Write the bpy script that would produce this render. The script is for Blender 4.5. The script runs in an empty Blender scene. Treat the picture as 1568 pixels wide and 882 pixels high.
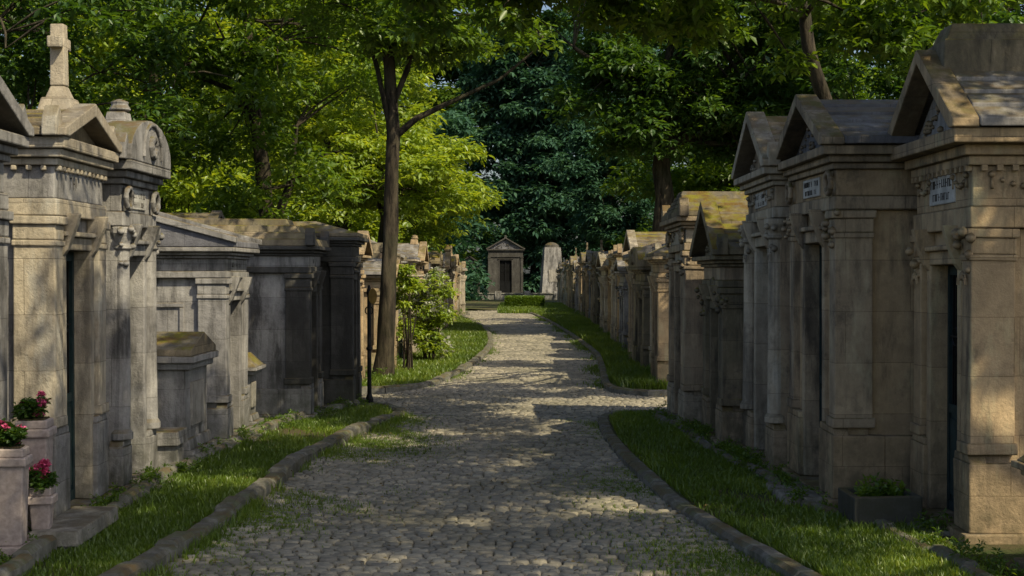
import bpy, bmesh, math, random
import numpy as np
from mathutils import Vector, Matrix, noise as mnoise
R=random.Random(7); rng=np.random.default_rng(7)
scene=bpy.context.scene
COL=scene.collection

# ------------------------------------------------------------------ helpers
def link(o,parent=None):
    COL.objects.link(o)
    if parent: o.parent=parent
    return o
def empty(name,loc=(0,0,0),rz=0):
    e=bpy.data.objects.new(name,None); e.location=loc; e.rotation_euler=(0,0,rz); e.empty_display_size=.3
    return link(e)
def npmesh(name,V,F,mat,parent=None,rnd=None,smooth=False):
    V=np.asarray(V,dtype=np.float32); F=np.asarray(F,dtype=np.int32); k=F.shape[1]; n=len(F)
    me=bpy.data.meshes.new(name)
    me.vertices.add(len(V)); me.vertices.foreach_set('co',V.ravel())
    me.loops.add(n*k); me.loops.foreach_set('vertex_index',F.ravel())
    me.polygons.add(n); me.polygons.foreach_set('loop_start',np.arange(n,dtype=np.int32)*k)
    me.polygons.foreach_set('loop_total',np.full(n,k,dtype=np.int32))
    if smooth: me.polygons.foreach_set('use_smooth',np.ones(n,dtype=bool))
    if rnd is not None:
        a=me.attributes.new('rnd','FLOAT','FACE'); a.data.foreach_set('value',np.asarray(rnd,dtype=np.float32))
    me.materials.append(mat); me.update(calc_edges=True)
    o=bpy.data.objects.new(name,me); return link(o,parent)
def pymesh(name,V,F,mat,parent=None,bevel=0,smooth=False):
    me=bpy.data.meshes.new(name); me.from_pydata(V,[],F); me.materials.append(mat); me.update()
    if smooth:
        for p in me.polygons: p.use_smooth=True
    o=bpy.data.objects.new(name,me); link(o,parent)
    if bevel:
        b=o.modifiers.new('bevel','BEVEL'); b.width=bevel; b.segments=2; b.limit_method='ANGLE'; b.angle_limit=math.radians(35)
    return o

# ------------------------------------------------------------------ materials
class NT:
    def __init__(s,name):
        s.m=bpy.data.materials.new(name); s.m.use_nodes=True; s.t=s.m.node_tree; s.t.nodes.clear()
        s.out=s.n('ShaderNodeOutputMaterial')
    def n(s,typ,**kw):
        x=s.t.nodes.new(typ)
        for k,v in kw.items(): setattr(x,k,v)
        return x
    def l(s,a,b): s.t.links.new(a,b)
    def val(s,sock,v):
        if isinstance(v,bpy.types.NodeSocket): s.l(v,sock)
        else: sock.default_value=v
    def noise(s,vec,scale,detail=6,rough=.6,sc=None):
        if sc:
            mp=s.n('ShaderNodeMapping'); mp.inputs['Scale'].default_value=sc; s.l(vec,mp.inputs['Vector']); vec=mp.outputs[0]
        x=s.n('ShaderNodeTexNoise'); x.inputs['Scale'].default_value=scale; x.inputs['Detail'].default_value=detail; x.inputs['Roughness'].default_value=rough
        s.l(vec,x.inputs['Vector']); return x.outputs['Fac']
    def rng(s,v,a,b,c=0,d=1):
        x=s.n('ShaderNodeMapRange'); x.inputs[1].default_value=a; x.inputs[2].default_value=b; x.inputs[3].default_value=c; x.inputs[4].default_value=d
        s.l(v,x.inputs[0]); return x.outputs[0]
    def math(s,op,a,b=0):
        x=s.n('ShaderNodeMath',operation=op); s.val(x.inputs[0],a); s.val(x.inputs[1],b); return x.outputs[0]
    def mix(s,f,a,b,mode='MIX'):
        x=s.n('ShaderNodeMix',data_type='RGBA',blend_type=mode); s.val(x.inputs[0],f)
        s.val(x.inputs[6],a if not isinstance(a,tuple) else (*a,1)); s.val(x.inputs[7],b if not isinstance(b,tuple) else (*b,1)); return x.outputs[2]
    def bump(s,h,st,dist=.02,nrm=None):
        x=s.n('ShaderNodeBump'); x.inputs['Strength'].default_value=st; x.inputs['Distance'].default_value=dist; s.l(h,x.inputs['Height'])
        if nrm: s.l(nrm,x.inputs['Normal'])
        return x.outputs[0]
    def bsdf(s,col,rough=.9,nrm=None,metal=0,spec=.25):
        b=s.n('ShaderNodeBsdfPrincipled'); s.val(b.inputs['Base Color'],col if not isinstance(col,tuple) else (*col,1)); s.val(b.inputs['Roughness'],rough)
        b.inputs['Metallic'].default_value=metal; b.inputs['Specular IOR Level'].default_value=spec
        if nrm: s.l(nrm,b.inputs['Normal'])
        s.l(b.outputs[0],s.out.inputs[0]); return b

def stone(name,c1,c2,stain=.7,moss=.5,joints=.36,mosscol=(.1,.09,.02),stainc=(.045,.043,.04)):
    t=NT(name); geo=t.n('ShaderNodeNewGeometry'); P=geo.outputs['Position']; tc=t.n('ShaderNodeTexCoord').outputs['Object']
    nA=t.noise(P,1.3,8,.65); nF=t.noise(P,70,6,.7); nM=t.noise(P,7,6,.7)
    col=t.mix(t.rng(nA,.38,.62),c1,c2)
    col=t.mix(t.rng(nM,.4,.72,0,.5),col,tuple(x*.45 for x in c2))
    col=t.mix(t.rng(nF,.35,.8,0,.4),col,tuple(x*.55 for x in c1))
    h=nF
    if joints:
        sx=t.n('ShaderNodeSeparateXYZ'); t.l(tc,sx.inputs[0])
        cb=t.n('ShaderNodeCombineXYZ'); t.l(t.math('ADD',sx.outputs[0],sx.outputs[1]),cb.inputs[0]); t.l(sx.outputs[2],cb.inputs[1])
        br=t.n('ShaderNodeTexBrick'); t.l(cb.outputs[0],br.inputs['Vector']); br.inputs['Scale'].default_value=1
        br.inputs['Brick Width'].default_value=joints*2.3; br.inputs['Row Height'].default_value=joints; br.inputs['Mortar Size'].default_value=.0028
        br.inputs['Mortar Smooth'].default_value=.4
        br.inputs['Color1'].default_value=(.8,.79,.79,1); br.inputs['Color2'].default_value=(1.12,1.1,1.05,1); br.inputs['Mortar'].default_value=(.42,.4,.37,1)
        col=t.mix(.8,col,br.outputs['Color'],'MULTIPLY')
        h=t.math('SUBTRACT',nF,t.math('MULTIPLY',br.outputs['Fac'],.8))
    st=t.math('MULTIPLY',t.rng(t.noise(P,2.2,8,.7,(2.2,2.2,.45)),.47,.6),t.rng(t.noise(P,1.1,4),.36,.56,.1,1))
    col=t.mix(t.math('MULTIPLY',st,stain),col,stainc)
    s2=t.math('MULTIPLY',t.rng(t.noise(P,7,6,.65,(1.6,1.6,.12)),.52,.68),t.rng(t.noise(P,.8,3),.44,.6)); col=t.mix(t.math('MULTIPLY',s2,stain*.65),col,stainc)
    bl=t.rng(t.noise(P,2.0,9,.75),.55,.65); col=t.mix(t.math('MULTIPLY',bl,stain*.75),col,tuple(x*1.3 for x in stainc))
    pl=t.rng(t.noise(P,3.1,7,.7,(1.4,1.4,.4)),.54,.68); col=t.mix(t.math('MULTIPLY',pl,.45),col,tuple(min(.62,x*1.25) for x in c1))
    sp=t.n('ShaderNodeSeparateXYZ'); t.l(P,sp.inputs[0])
    gz=t.math('MULTIPLY',t.rng(sp.outputs[2],.7,.0),t.rng(nM,.3,.6))
    col=t.mix(t.math('MULTIPLY',gz,.7),col,(.06,.065,.035))
    gt=t.math('MULTIPLY',t.rng(sp.outputs[2],1.7,2.6),t.rng(t.noise(P,4,7,.7,(1.3,1.3,.5)),.42,.62)); col=t.mix(t.math('MULTIPLY',gt,stain*.5),col,stainc)
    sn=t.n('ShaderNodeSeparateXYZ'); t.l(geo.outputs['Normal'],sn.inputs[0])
    up=t.rng(sn.outputs[2],.25,.7)
    col=t.mix(t.math('MULTIPLY',up,t.rng(nM,.3,.6,.1,.65)),col,(.1,.09,.075))
    col=t.mix(t.math('MULTIPLY',t.math('MULTIPLY',up,moss),t.rng(t.noise(P,3.3,6,.7),.42,.56)),col,t.mix(t.rng(nM,.4,.6),mosscol,(.13,.08,.025)))
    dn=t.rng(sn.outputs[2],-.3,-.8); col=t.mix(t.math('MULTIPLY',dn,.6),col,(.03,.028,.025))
    t.bsdf(col,.92,t.bump(h,.45,.008,t.bump(nM,.5,.03)))
    return t.m
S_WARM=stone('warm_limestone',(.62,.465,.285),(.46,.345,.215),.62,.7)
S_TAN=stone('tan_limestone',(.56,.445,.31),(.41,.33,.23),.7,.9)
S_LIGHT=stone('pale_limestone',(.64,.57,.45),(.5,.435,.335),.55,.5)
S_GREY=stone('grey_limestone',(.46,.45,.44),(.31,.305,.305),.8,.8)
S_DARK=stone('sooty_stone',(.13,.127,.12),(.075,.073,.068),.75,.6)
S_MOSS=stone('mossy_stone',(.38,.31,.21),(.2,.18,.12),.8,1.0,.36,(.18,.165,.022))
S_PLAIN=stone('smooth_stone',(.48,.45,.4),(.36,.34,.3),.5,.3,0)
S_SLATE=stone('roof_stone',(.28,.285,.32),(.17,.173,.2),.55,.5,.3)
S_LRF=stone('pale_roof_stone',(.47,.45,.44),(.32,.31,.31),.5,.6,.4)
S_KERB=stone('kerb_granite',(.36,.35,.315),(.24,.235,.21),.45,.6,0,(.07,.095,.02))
S_WHITE=stone('white_marble',(.7,.69,.64),(.55,.53,.49),.3,.2,0)

def simple(name,c,rough=.5,metal=0,var=.5,bump=.2,scale=15):
    t=NT(name); P=t.n('ShaderNodeNewGeometry').outputs['Position']; n=t.noise(P,scale,6)
    t.bsdf(t.mix(t.rng(n,.3,.7),c,tuple(x*var for x in c)),rough,t.bump(n,bump,.01),metal); return t.m
M_IRON=simple('black_iron',(.02,.021,.022),.5,.3)
M_BRONZE=simple('verdigris_bronze_door',(.04,.075,.08),.5,.4)
M_RUST=simple('rusty_iron_door',(.06,.035,.022),.7,.2)
M_DARKIN=simple('dark_interior',(.008,.008,.008),.9)
M_LET=simple('engraved_letters',(.07,.06,.05),.9)
M_YEL=simple('ochre_enamel',(.35,.22,.05),.5)
M_PINK=simple('pink_petals',(.78,.14,.3),.6,0,.7,.1,60)
M_TERRA=simple('planter_stone',(.5,.42,.39),.85,0,.6,.3,30)

def leafmat(name,cs,trans=.45,tcol=None,nscale=.5,gl=.05):
    t=NT(name); a=t.n('ShaderNodeAttribute',attribute_name='rnd').outputs['Fac']
    P=t.n('ShaderNodeNewGeometry').outputs['Position']
    cr=t.n('ShaderNodeValToRGB'); t.l(a,cr.inputs[0]); e=cr.color_ramp.elements
    e[0].color=(*cs[0],1); e[1].color=(*cs[2],1); m=e.new(.55); m.color=(*cs[1],1)
    col=t.mix(t.rng(t.noise(P,nscale,3),.35,.65,0,.5),cr.outputs[0],cs[0])
    d=t.n('ShaderNodeBsdfDiffuse'); t.l(col,d.inputs[0])
    tr=t.n('ShaderNodeBsdfTranslucent'); t.l(t.mix(1.0,col,tcol or (1.95,1.75,.5),'MULTIPLY'),tr.inputs[0])
    mx=t.n('ShaderNodeMixShader'); mx.inputs[0].default_value=trans; t.l(d.outputs[0],mx.inputs[1]); t.l(tr.outputs[0],mx.inputs[2])
    o=mx.outputs[0]
    if gl:
        g=t.n('ShaderNodeBsdfGlossy'); g.inputs['Roughness'].default_value=.45; g.inputs[0].default_value=(.8,.85,.8,1)
        m2=t.n('ShaderNodeMixShader'); m2.inputs[0].default_value=gl; t.l(o,m2.inputs[1]); t.l(g.outputs[0],m2.inputs[2]); o=m2.outputs[0]
    t.l(o,t.out.inputs[0]); return t.m
LF_GREEN=leafmat('green_leaves',[(.05,.105,.014),(.115,.205,.022),(.22,.31,.035)])
LF_LIME=leafmat('lime_leaves',[(.135,.215,.025),(.25,.345,.04),(.41,.47,.06)])
LF_DARK=leafmat('dark_leaves',[(.028,.07,.014),(.058,.13,.023),(.12,.205,.033)],.42)
LF_BLUE=leafmat('bluegreen_leaves',[(.035,.085,.055),(.07,.145,.095),(.125,.225,.13)],.3,(1.1,1.3,.7),.5,0)
LF_FAR=leafmat('woodland_leaves',[(.045,.09,.02),(.09,.16,.03),(.17,.24,.04)],.4,None,.3,0)
LF_GRASS=leafmat('grass_blades',[(.07,.12,.014),(.14,.225,.022),(.26,.32,.05)],.38,None,1.5)
LF_WHITE=leafmat('white_blossom',[(.3,.32,.25),(.5,.5,.42),(.65,.65,.55)],.3,(1,1,.9))
LF_DRY=leafmat('fallen_leaves',[(.08,.05,.015),(.16,.12,.04),(.26,.21,.07)],.2)

def barkmat():
    t=NT('bark'); P=t.n('ShaderNodeNewGeometry').outputs['Position']
    n=t.noise(P,9,8,.7,(1,1,.22)); n2=t.noise(P,2,4)
    col=t.mix(t.rng(n,.4,.62),(.016,.013,.01),(.085,.07,.048)); col=t.mix(t.rng(n2,.45,.65,0,.5),col,(.035,.042,.018))
    t.bsdf(col,.95,t.bump(n,1,.05)); return t.m
BARK=barkmat()
def groundmat(name,g,d,scale=1.2):
    t=NT(name); P=t.n('ShaderNodeNewGeometry').outputs['Position']
    n=t.noise(P,scale,8,.7); f=t.noise(P,30,6,.7)
    col=t.mix(t.rng(n,.42,.6),g,d); col=t.mix(t.rng(f,.35,.7,0,.6),col,tuple(x*.4 for x in d))
    t.bsdf(col,1,t.bump(f,.8,.03)); return t.m
G_SOIL=groundmat('grassy_soil',(.05,.085,.017),(.12,.09,.05))
G_FLOOR=groundmat('woodland_floor',(.04,.06,.018),(.06,.05,.03),.4)
G_JOINT=groundmat('sand_joints',(.045,.05,.027),(.07,.062,.045),3)
def settmat():
    t=NT('granite_setts'); a=t.n('ShaderNodeAttribute',attribute_name='rnd').outputs['Fac']; P=t.n('ShaderNodeNewGeometry').outputs['Position']
    cr=t.n('ShaderNodeValToRGB'); t.l(a,cr.inputs[0]); e=cr.color_ramp.elements
    e[0].color=(.16,.15,.13,1); e[1].color=(.5,.445,.33,1); m=e.new(.5); m.color=(.33,.3,.235,1)
    f=t.noise(P,45,5,.7); n=t.noise(P,.7,8,.7)
    col=t.mix(t.rng(f,.35,.7,0,.5),cr.outputs[0],(.11,.1,.075)); col=t.mix(t.rng(n,.44,.62,0,.6),col,(.115,.11,.075))
    t.bsdf(col,.7,t.bump(f,.5,.008),0,.4); return t.m
M_SETT=settmat()

# ------------------------------------------------------------------ paths & kerbs
KL1=[(-2.6,4.0),(-2.25,6.0),(-1.96,8.2),(-1.86,10.5),(-1.78,12.8),(-1.55,14.8),(-1.26,16.6),(-1.4,17.4),(-1.85,18.0),(-2.6,18.2),(-6,18.3)]
KL2=[(-6,19.9),(-2.3,19.95),(-1.7,20.15),(-1.25,20.8),(-1.0,22.3),(-.78,24.7),(-.52,29),(-.45,33.7),(-.55,38),(-.8,43.6),(-1.3,49),(-1.7,53),(-2.6,58)]
KR1=[(2.3,4.2),(1.85,6.0),(1.46,8.0),(1.16,9.9),(1.0,12),(.93,14),(.96,15.9),(1.15,16.6),(1.6,16.85),(2.4,16.9),(6,17)]
KR2=[(6,19.55),(2.4,19.6),(1.8,19.7),(1.42,20.3),(1.36,21.4),(1.44,23.1),(1.68,28.5),(1.66,33),(1.6,37),(1.4,45),(1.12,53),(.75,60),(.2,63.5),(-.6,65)]
def smooth(pts,step=.12):
    p=[Vector((a,b)) for a,b in pts]; p=[2*p[0]-p[1]]+p+[2*p[-1]-p[-2]]; out=[]
    for i in range(1,len(p)-2):
        n=max(2,int((p[i+1]-p[i]).length/step))
        for j in range(n):
            t=j/n; a,b,c,d=p[i-1],p[i],p[i+1],p[i+2]
            out.append(.5*((2*b)+(c-a)*t+(2*a-5*b+4*c-d)*t*t+(3*b-a-3*c+d)*t**3))
    out.append(p[-2]); return out
def kerb(name,pts,side,w=.14,h=.12,blen=.75,gap=.015,jit=.012,mat=S_KERB,z0=0):
    sp=smooth(pts,.12); V=[];F=[]; i=0
    while i<len(sp)-2:
        n=max(2,int(blen*R.uniform(.7,1.2)/.12)); j=min(len(sp)-1,i+n); hh=h+R.uniform(-jit,jit); off=R.uniform(-jit,jit)
        seg=sp[i:j+1]; b0=len(V)
        for k,p in enumerate(seg):
            q=sp[min(i+k+1,len(sp)-1)]-sp[max(i+k-1,0)]; q.normalize(); nrm=Vector((-q.y,q.x))*side
            pp=p.copy()
            if k==0: pp=p+q*gap/2
            if k==len(seg)-1: pp=p-q*gap/2
            wz=R.uniform(-.005,.005); wx=R.uniform(-.006,.006)
            a=pp+nrm*(off+wx); b=pp+nrm*(off+w); c=.025
            for (u,z) in ((a,z0-.05),(a,z0+hh-c+wz),(a+nrm*c,z0+hh+wz),(b-nrm*c,z0+hh+wz),(b,z0+hh-c),(b,z0-.05)): V.append((u.x,u.y,z))
        m=len(seg)
        for k in range(m-1):
            for e in range(5): F.append((b0+k*6+e,b0+k*6+6+e,b0+k*6+7+e,b0+k*6+1+e))
        F.append(tuple(b0+e for e in range(6))); F.append(tuple(b0+(m-1)*6+e for e in range(5,-1,-1)))
        i=j
    return pymesh(name,V,F,mat)
kerb('stone_kerb',KL1,1,.14,.12,.6,.02,.02); kerb('stone_kerb',KL2,1); kerb('stone_kerb',KR1,-1,.13,.1,1.1,.008,.006); kerb('stone_kerb',KR2,-1,.12,.1,1.1,.006,.004)

def ip(pts,y,lo,hi):
    q=[(b,a) for a,b in pts if lo<=b<=hi]; q.sort(); return np.interp(y,[k[0] for k in q],[k[1] for k in q])
def left_x(y):
    y=np.asarray(y,float)
    return np.where(y<17.9,ip(KL1,y,0,18.0),np.where(y<20.1,-6.0,np.where(y<58,ip(KL2,y,19.95,60),-3.5)))
def right_x(y):
    y=np.asarray(y,float)
    return np.where(y<16.75,ip(KR1,y,0,16.7),np.where(y<19.7,6.0,np.where(y<65,ip(KR2,y,19.7,66),-.6)))

def sheet(name,poly,z,mat):
    return pymesh(name,[(a,b,z) for a,b in poly],[tuple(range(len(poly)))],mat)
sheet('ground',[(-500,-300),(500,-300),(500,900),(-500,900)],-.02,G_FLOOR)
sheet('path_bed',[(-6.5,1),(6.5,1),(6.5,66),(-6.5,66)],0,G_JOINT)
def verge(name,kpts,xo,sgn,z=.075):
    sp=[p for p in smooth(kpts,.25)]; V=[];F=[]
    for p in sp:
        V.append((p.x+sgn*.1*(1),p.y,z)); V.append((xo,p.y,z+.004))
    for i in range(len(sp)-1): F.append((2*i,2*i+2,2*i+3,2*i+1))
    return pymesh(name,V,F,G_SOIL)
verge('grass_verge',[k for k in KL1 if k[1]<=18.0],-14,-1); verge('grass_verge',[(-2.4,20.05)]+KL2[2:]+[(-3.2,66)],-14,-1)
verge('grass_verge',[k for k in KR1 if k[1]<=16.7],14,1); verge('grass_verge',[(2.2,19.7)]+KR2[3:],14,1)

# setts
def setts():
    xs=[];ys=[];wx=[];wy=[]
    y=5.5; r=0
    while y<65:
        f=1 if y<30 else 1.5
        dy=.072*rng.uniform(.9,1.12)*f; xl=float(left_x(y)); xr=float(right_x(y)); x=xl-.02+ (r%2)*.045
        if abs(xl)>5: xl=-3.2; x=xl
        if xr>5: xr=3.2
        while x<xr-.02:
            w=.094*rng.uniform(.75,1.25)*f; xs.append(x+w/2); ys.append(y+.03*math.sin(x*1.6+y*.3)+rng.normal(0,.003)); wx.append(w/2-.0045); wy.append(dy/2-.0045); x+=w
        y+=dy; r+=1
    n=len(xs); xs=np.array(xs);ys=np.array(ys);wx=np.array(wx);wy=np.array(wy)
    camber=.03*np.cos(np.clip((xs+.2)/2.2,-1,1)*1.4)
    z=.018+camber+rng.normal(0,.0035,n)+.012*np.sin(xs*1.7+ys*.9)*np.sin(ys*.53)
    tx=rng.normal(0,.04,n); ty=rng.normal(0,.05,n)
    sg=np.array([(-1,-1),(1,-1),(1,1),(-1,1)])
    rings=[]
    for (ins,dz) in ((0,-.035),(.002,-.008),(.012,0)):
        X=xs[:,None]+sg[None,:,0]*(wx-ins)[:,None]+rng.normal(0,.002,(n,4)); Y=ys[:,None]+sg[None,:,1]*(wy-ins)[:,None]+rng.normal(0,.002,(n,4))
        Z=z[:,None]+dz+(X-xs[:,None])*tx[:,None]+(Y-ys[:,None])*ty[:,None]
        rings.append(np.stack([X,Y,Z],-1))
    V=np.concatenate(rings,1).reshape(-1,3); b=np.arange(n)[:,None,None]*12
    f=[]
    for k in (0,4):
        for e in range(4): f.append((k+e,k+(e+1)%4,k+4+(e+1)%4,k+4+e))
    f.append((8,9,10,11)); f=np.array(f)[None]
    F=(b+f).reshape(-1,4)
    npmesh('cobblestone_path',V,F,M_SETT,None,np.repeat(np.clip(rng.beta(2.2,2.2,n),0,1),9))
setts()

# grass
def blades(name,xy,z,h=(.04,.1),w=.008,mat=None):
    n=len(xy); a=rng.uniform(0,2*np.pi,n); H=rng.uniform(*h,n); lean=rng.uniform(0,.8,n)*H; la=rng.uniform(0,2*np.pi,n)
    B=np.stack([xy[:,0],xy[:,1],np.full(n,z)],-1); s=np.stack([np.cos(a),np.sin(a),0*a],-1)*(w*rng.uniform(.6,1.4,n))[:,None]
    m=B+np.stack([np.cos(la)*lean*.4,np.sin(la)*lean*.4,H*.6],-1); t=B+np.stack([np.cos(la)*lean,np.sin(la)*lean,H],-1)
    V=np.stack([B-s,B+s,m+s*.7,m-s*.7,t],1).reshape(-1,3); b=np.arange(n)[:,None,None]*5
    F=(b+np.array([(0,1,2),(0,2,3),(3,2,4)])[None]).reshape(-1,3)
    cl=.5+.5*np.sin(xy[:,0]*3.1+1.3*np.sin(xy[:,1]*1.9)); rr=np.clip(rng.random(n)*.6+cl*.4,0,1)
    return V,F,np.repeat(rr,3)
def patchy(xy,thr=.0):
    v=np.sin(xy[:,0]*2.3+xy[:,1]*.7)+np.sin(xy[:,1]*1.9-xy[:,0]*1.1)+.7*np.sin(xy[:,0]*7.1+xy[:,1]*5.3)+rng.normal(0,.7,len(xy))
    return xy[v>thr]
def strip(n,y0,y1,xa,xb,thr=-1.2):
    y=y0+(y1-y0)*rng.random(n)**1.35; a=xa(y); b=xb(y); x=a+(b-a)*rng.random(n); return patchy(np.stack([x,y],-1),thr)
def merge(parts):
    V=[];F=[];r=[];o=0
    for v,f,q in parts: V.append(v);F.append(f+o);r.append(q);o+=len(v)
    return np.concatenate(V),np.concatenate(F),np.concatenate(r)
gp=[]
gp.append(blades('g',strip(100000,5.5,17.9,lambda y:-3.1+0*y,lambda y:left_x(y)-.13,-1.3),.075,(.015,.05),.005))
gp.append(blades('g',strip(100000,5.5,16.7,lambda y:right_x(y)+.13,lambda y:2.6+0*y,-1.6),.075,(.015,.05),.005))
gp.append(blades('g',strip(6000,5.5,16.7,lambda y:right_x(y)+.13,lambda y:2.6+0*y,.6),.075,(.05,.1),.005))
gp.append(blades('g',strip(6000,5.5,17.7,lambda y:-3.1+0*y,lambda y:left_x(y)-.13,.6),.075,(.05,.1),.005))
gp.append(blades('g',strip(45000,20.2,58,lambda y:left_x(y)-1.7,lambda y:left_x(y)-.12,-2),.075,(.04,.1),.01))
gp.append(blades('g',strip(55000,19.9,64,lambda y:right_x(y)+.12,lambda y:right_x(y)+1.4,-2),.075,(.06,.18),.012))
def margin(n,y0,y1,fn,sg,wd=.45):
    y=rng.uniform(y0,y1,n); e=np.abs(rng.normal(0,wd/2,n)); xy=np.stack([fn(y)+sg*e,y],-1); return patchy(xy,.3)
gp.append(blades('g',margin(52000,6,16.7,left_x,1,.9),.02,(.02,.045),.004))
gp.append(blades('g',margin(40000,6,16.3,right_x,-1,.65),.02,(.02,.045),.004))
gp.append(blades('g',margin(5000,6,16.7,left_x,1,.12),.02,(.04,.1),.005))
gp.append(blades('g',margin(4000,6,16.3,lambda y:right_x(y)+.13,1,.1),.07,(.05,.11),.005))
gp.append(blades('g',margin(5000,20.5,55,left_x,1,.2),.02,(.03,.07),.008))
gp.append(blades('g',margin(6000,20.5,55,right_x,-1,.25),.02,(.03,.08),.008))
V,F,r=merge(gp); npmesh('grass',V,F,LF_GRASS,None,r)

# ------------------------------------------------------------------ leaves & trees
def sprigs(C,L,k=6,droop=(-.9,.35),wid=.22):
    n=len(C); a0=rng.uniform(0,2*np.pi,n); az=(a0[:,None]+np.arange(k)[None]*(2*np.pi/k)+rng.normal(0,.35,(n,k))).ravel()
    p=rng.uniform(*droop,n*k); d=np.stack([np.cos(az)*np.cos(p),np.sin(az)*np.cos(p),np.sin(p)],-1)
    up=np.stack([rng.normal(0,.35,n*k),rng.normal(0,.35,n*k),np.ones(n*k)],-1)
    s=np.cross(d,up); s/=np.linalg.norm(s,axis=1)[:,None]+1e-9; nn=np.cross(s,d)
    l=(L*rng.uniform(.6,1.25,n*k))[:,None]; B=np.repeat(C,k,0)+d*l*.12+rng.normal(0,L*.15,(n*k,3)); W=l*wid
    v0=B; v1=B+d*l*.52+s*W+nn*W*.35; v2=B+d*l-nn*l*.12; v3=B+d*l*.52-s*W+nn*W*.35
    V=np.stack([v0,v1,v2,v3],1).reshape(-1,3); b=np.arange(n*k)[:,None,None]*4
    F=(b+np.array([(0,1,2),(0,2,3)])[None]).reshape(-1,3)
    rr=np.clip(np.repeat(rng.random(n),k)*.6+rng.random(n*k)*.4,0,1); return V,F,np.repeat(rr,2)
def clumps(centres,cr,ns,flat=.5):
    out=[]
    for c in centres:
        s=cr*rng.uniform(.6,1.3); m=int(ns*rng.uniform(.6,1.3)*(s/cr)**2)+3
        q=rng.normal(0,1,(m,3)); q/=np.linalg.norm(q,axis=1)[:,None]; q*=(rng.random(m)**.5)[:,None]
        q=q*np.array([s,s,s*flat]); q[:,2]-=.3*(q[:,0]**2+q[:,1]**2)/s; out.append(q+c)
    return np.concatenate(out)
def ell(c,r,n,shell=.4):
    q=rng.normal(0,1,(n,3)); q/=np.linalg.norm(q,axis=1)[:,None]; q*=(rng.random(n)**shell)[:,None]
    P=q*np.array(r)+np.array(c)
    P[:,2]+=rng.normal(0,.15,n)
    return P
def tube(V,F,pts,rad,sides=8):
    b=len(V); n=len(pts)
    for i,p in enumerate(pts):
        d=(pts[min(i+1,n-1)]-pts[max(i-1,0)]).normalized(); a=d.cross(Vector((.13,.97,.2))).normalized(); c=d.cross(a)
        for k in range(sides):
            t=2*math.pi*k/sides; rr=rad[i]*(1+.12*math.sin(3*t+i)); V.append(tuple(p+a*math.cos(t)*rr+c*math.sin(t)*rr))
    for i in range(n-1):
        for k in range(sides): F.append((b+i*sides+k,b+i*sides+(k+1)%sides,b+(i+1)*sides+(k+1)%sides,b+(i+1)*sides+k))
def curve(a,b,sag,n=5):
    m=(a+b)/2+Vector((R.uniform(-1,1)*sag,R.uniform(-1,1)*sag,R.uniform(.2,1)*sag)); return [a*(1-t)**2+m*2*t*(1-t)+b*t*t for t in [i/(n-1) for i in range(n)]]
def tree(name,trunk,crowns,cr,ns,L,mat,limbs=7,extra=(),k=6,twigs=True,flat=.5,lo=.5):
    e=empty(name,trunk[0][:3]); off=Vector(trunk[0][:3]); V=[];F=[]
    tp=[Vector(t[:3])-off for t in trunk]; tr=[t[3] for t in trunk]
    P=[];Q=[]
    for i in range(len(tp)-1):
        for j in range(4):
            t=j/4; P.append(tp[i].lerp(tp[i+1],t)+Vector((R.uniform(-1,1),R.uniform(-1,1),0))*tr[i]*.25); Q.append(tr[i]*(1-t)+tr[i+1]*t)
    P.append(tp[-1]); Q.append(tr[-1]); Q[0]*=1.35; tube(V,F,P,Q,10)
    nodes=[]
    for ex in extra:
        pp=[Vector(t[:3])-off for t in ex]; tube(V,F,pp,[t[3] for t in ex],7); nodes+=[(p,t[3]) for p,t in zip(pp[1:],ex[1:])]
    C=np.concatenate([ell(c,r,n) for c,r,n in crowns])-np.array(off)
    for c,r,n in crowns:
        for i in range(limbs):
            q=Vector(ell(c,r,1)[0]*.75+np.array(c)*.25)-off
            i0=R.randrange(int(len(P)*lo),len(P)); b=curve(P[i0],q,.5,6); r0=Q[i0]*.5; tube(V,F,b,[r0*(1-.75*j/5) for j in range(6)],6)
            nodes+=[(b[j],r0*(1-.75*j/5)) for j in range(2,6)]
    if twigs and nodes:
        for c in C:
            c=Vector(c); n=min(nodes,key=lambda q:(q[0]-c).length); 
            if (n[0]-c).length<5: tube(V,F,curve(n[0],c,.25,4),[min(n[1]*.6,.03),.02,.012,.006],4)
    pymesh('trunk_and_branches',V,F,BARK,e,smooth=True)
    S=clumps(C,cr,ns,flat); v,f,r=sprigs(S,L,k); npmesh('foliage',v,f,mat,e,r)
    return e

tree('slim_deciduous_tree',[(-2.02,22.4,0,.15),(-1.92,22.4,1.9,.12),(-1.84,22.4,3.9,.105),(-2.02,22.4,6.0,.085),(-2.2,22.5,8.5,.06)],
  [((-3.0,22.2,7.4),(2.5,2.4,2.0),50),((-1.0,22.3,5.75),(1.4,1,.5),18)],.58,48,.15,LF_GREEN,5,
  extra=[[(-1.86,22.4,3.85,.06),(-1.5,22.4,4.15,.05),(-.86,22.35,4.45,.035),(-.2,22.3,4.75,.025),(.5,22.2,5.3,.015)],
         [(-1.9,22.4,4.3,.05),(-1.65,22.4,4.9,.045),(-1.5,22.5,5.6,.04),(-1.5,22.5,6.6,.03)],
         [(-1.92,22.4,4.0,.045),(-2.1,22.3,4.9,.04),(-2.35,22.3,5.8,.03)]],lo=.72)
tree('lime_green_tree',[(-3.4,35,0,.14),(-3.2,35,2.5,.11),(-3,35,4.5,.06)],[((-2.8,34.5,4.1),(2.4,2.0,1.35),60),((-3.8,35.5,6.6),(2.3,2,1.6),36)],.58,55,.17,LF_LIME,6)
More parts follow.
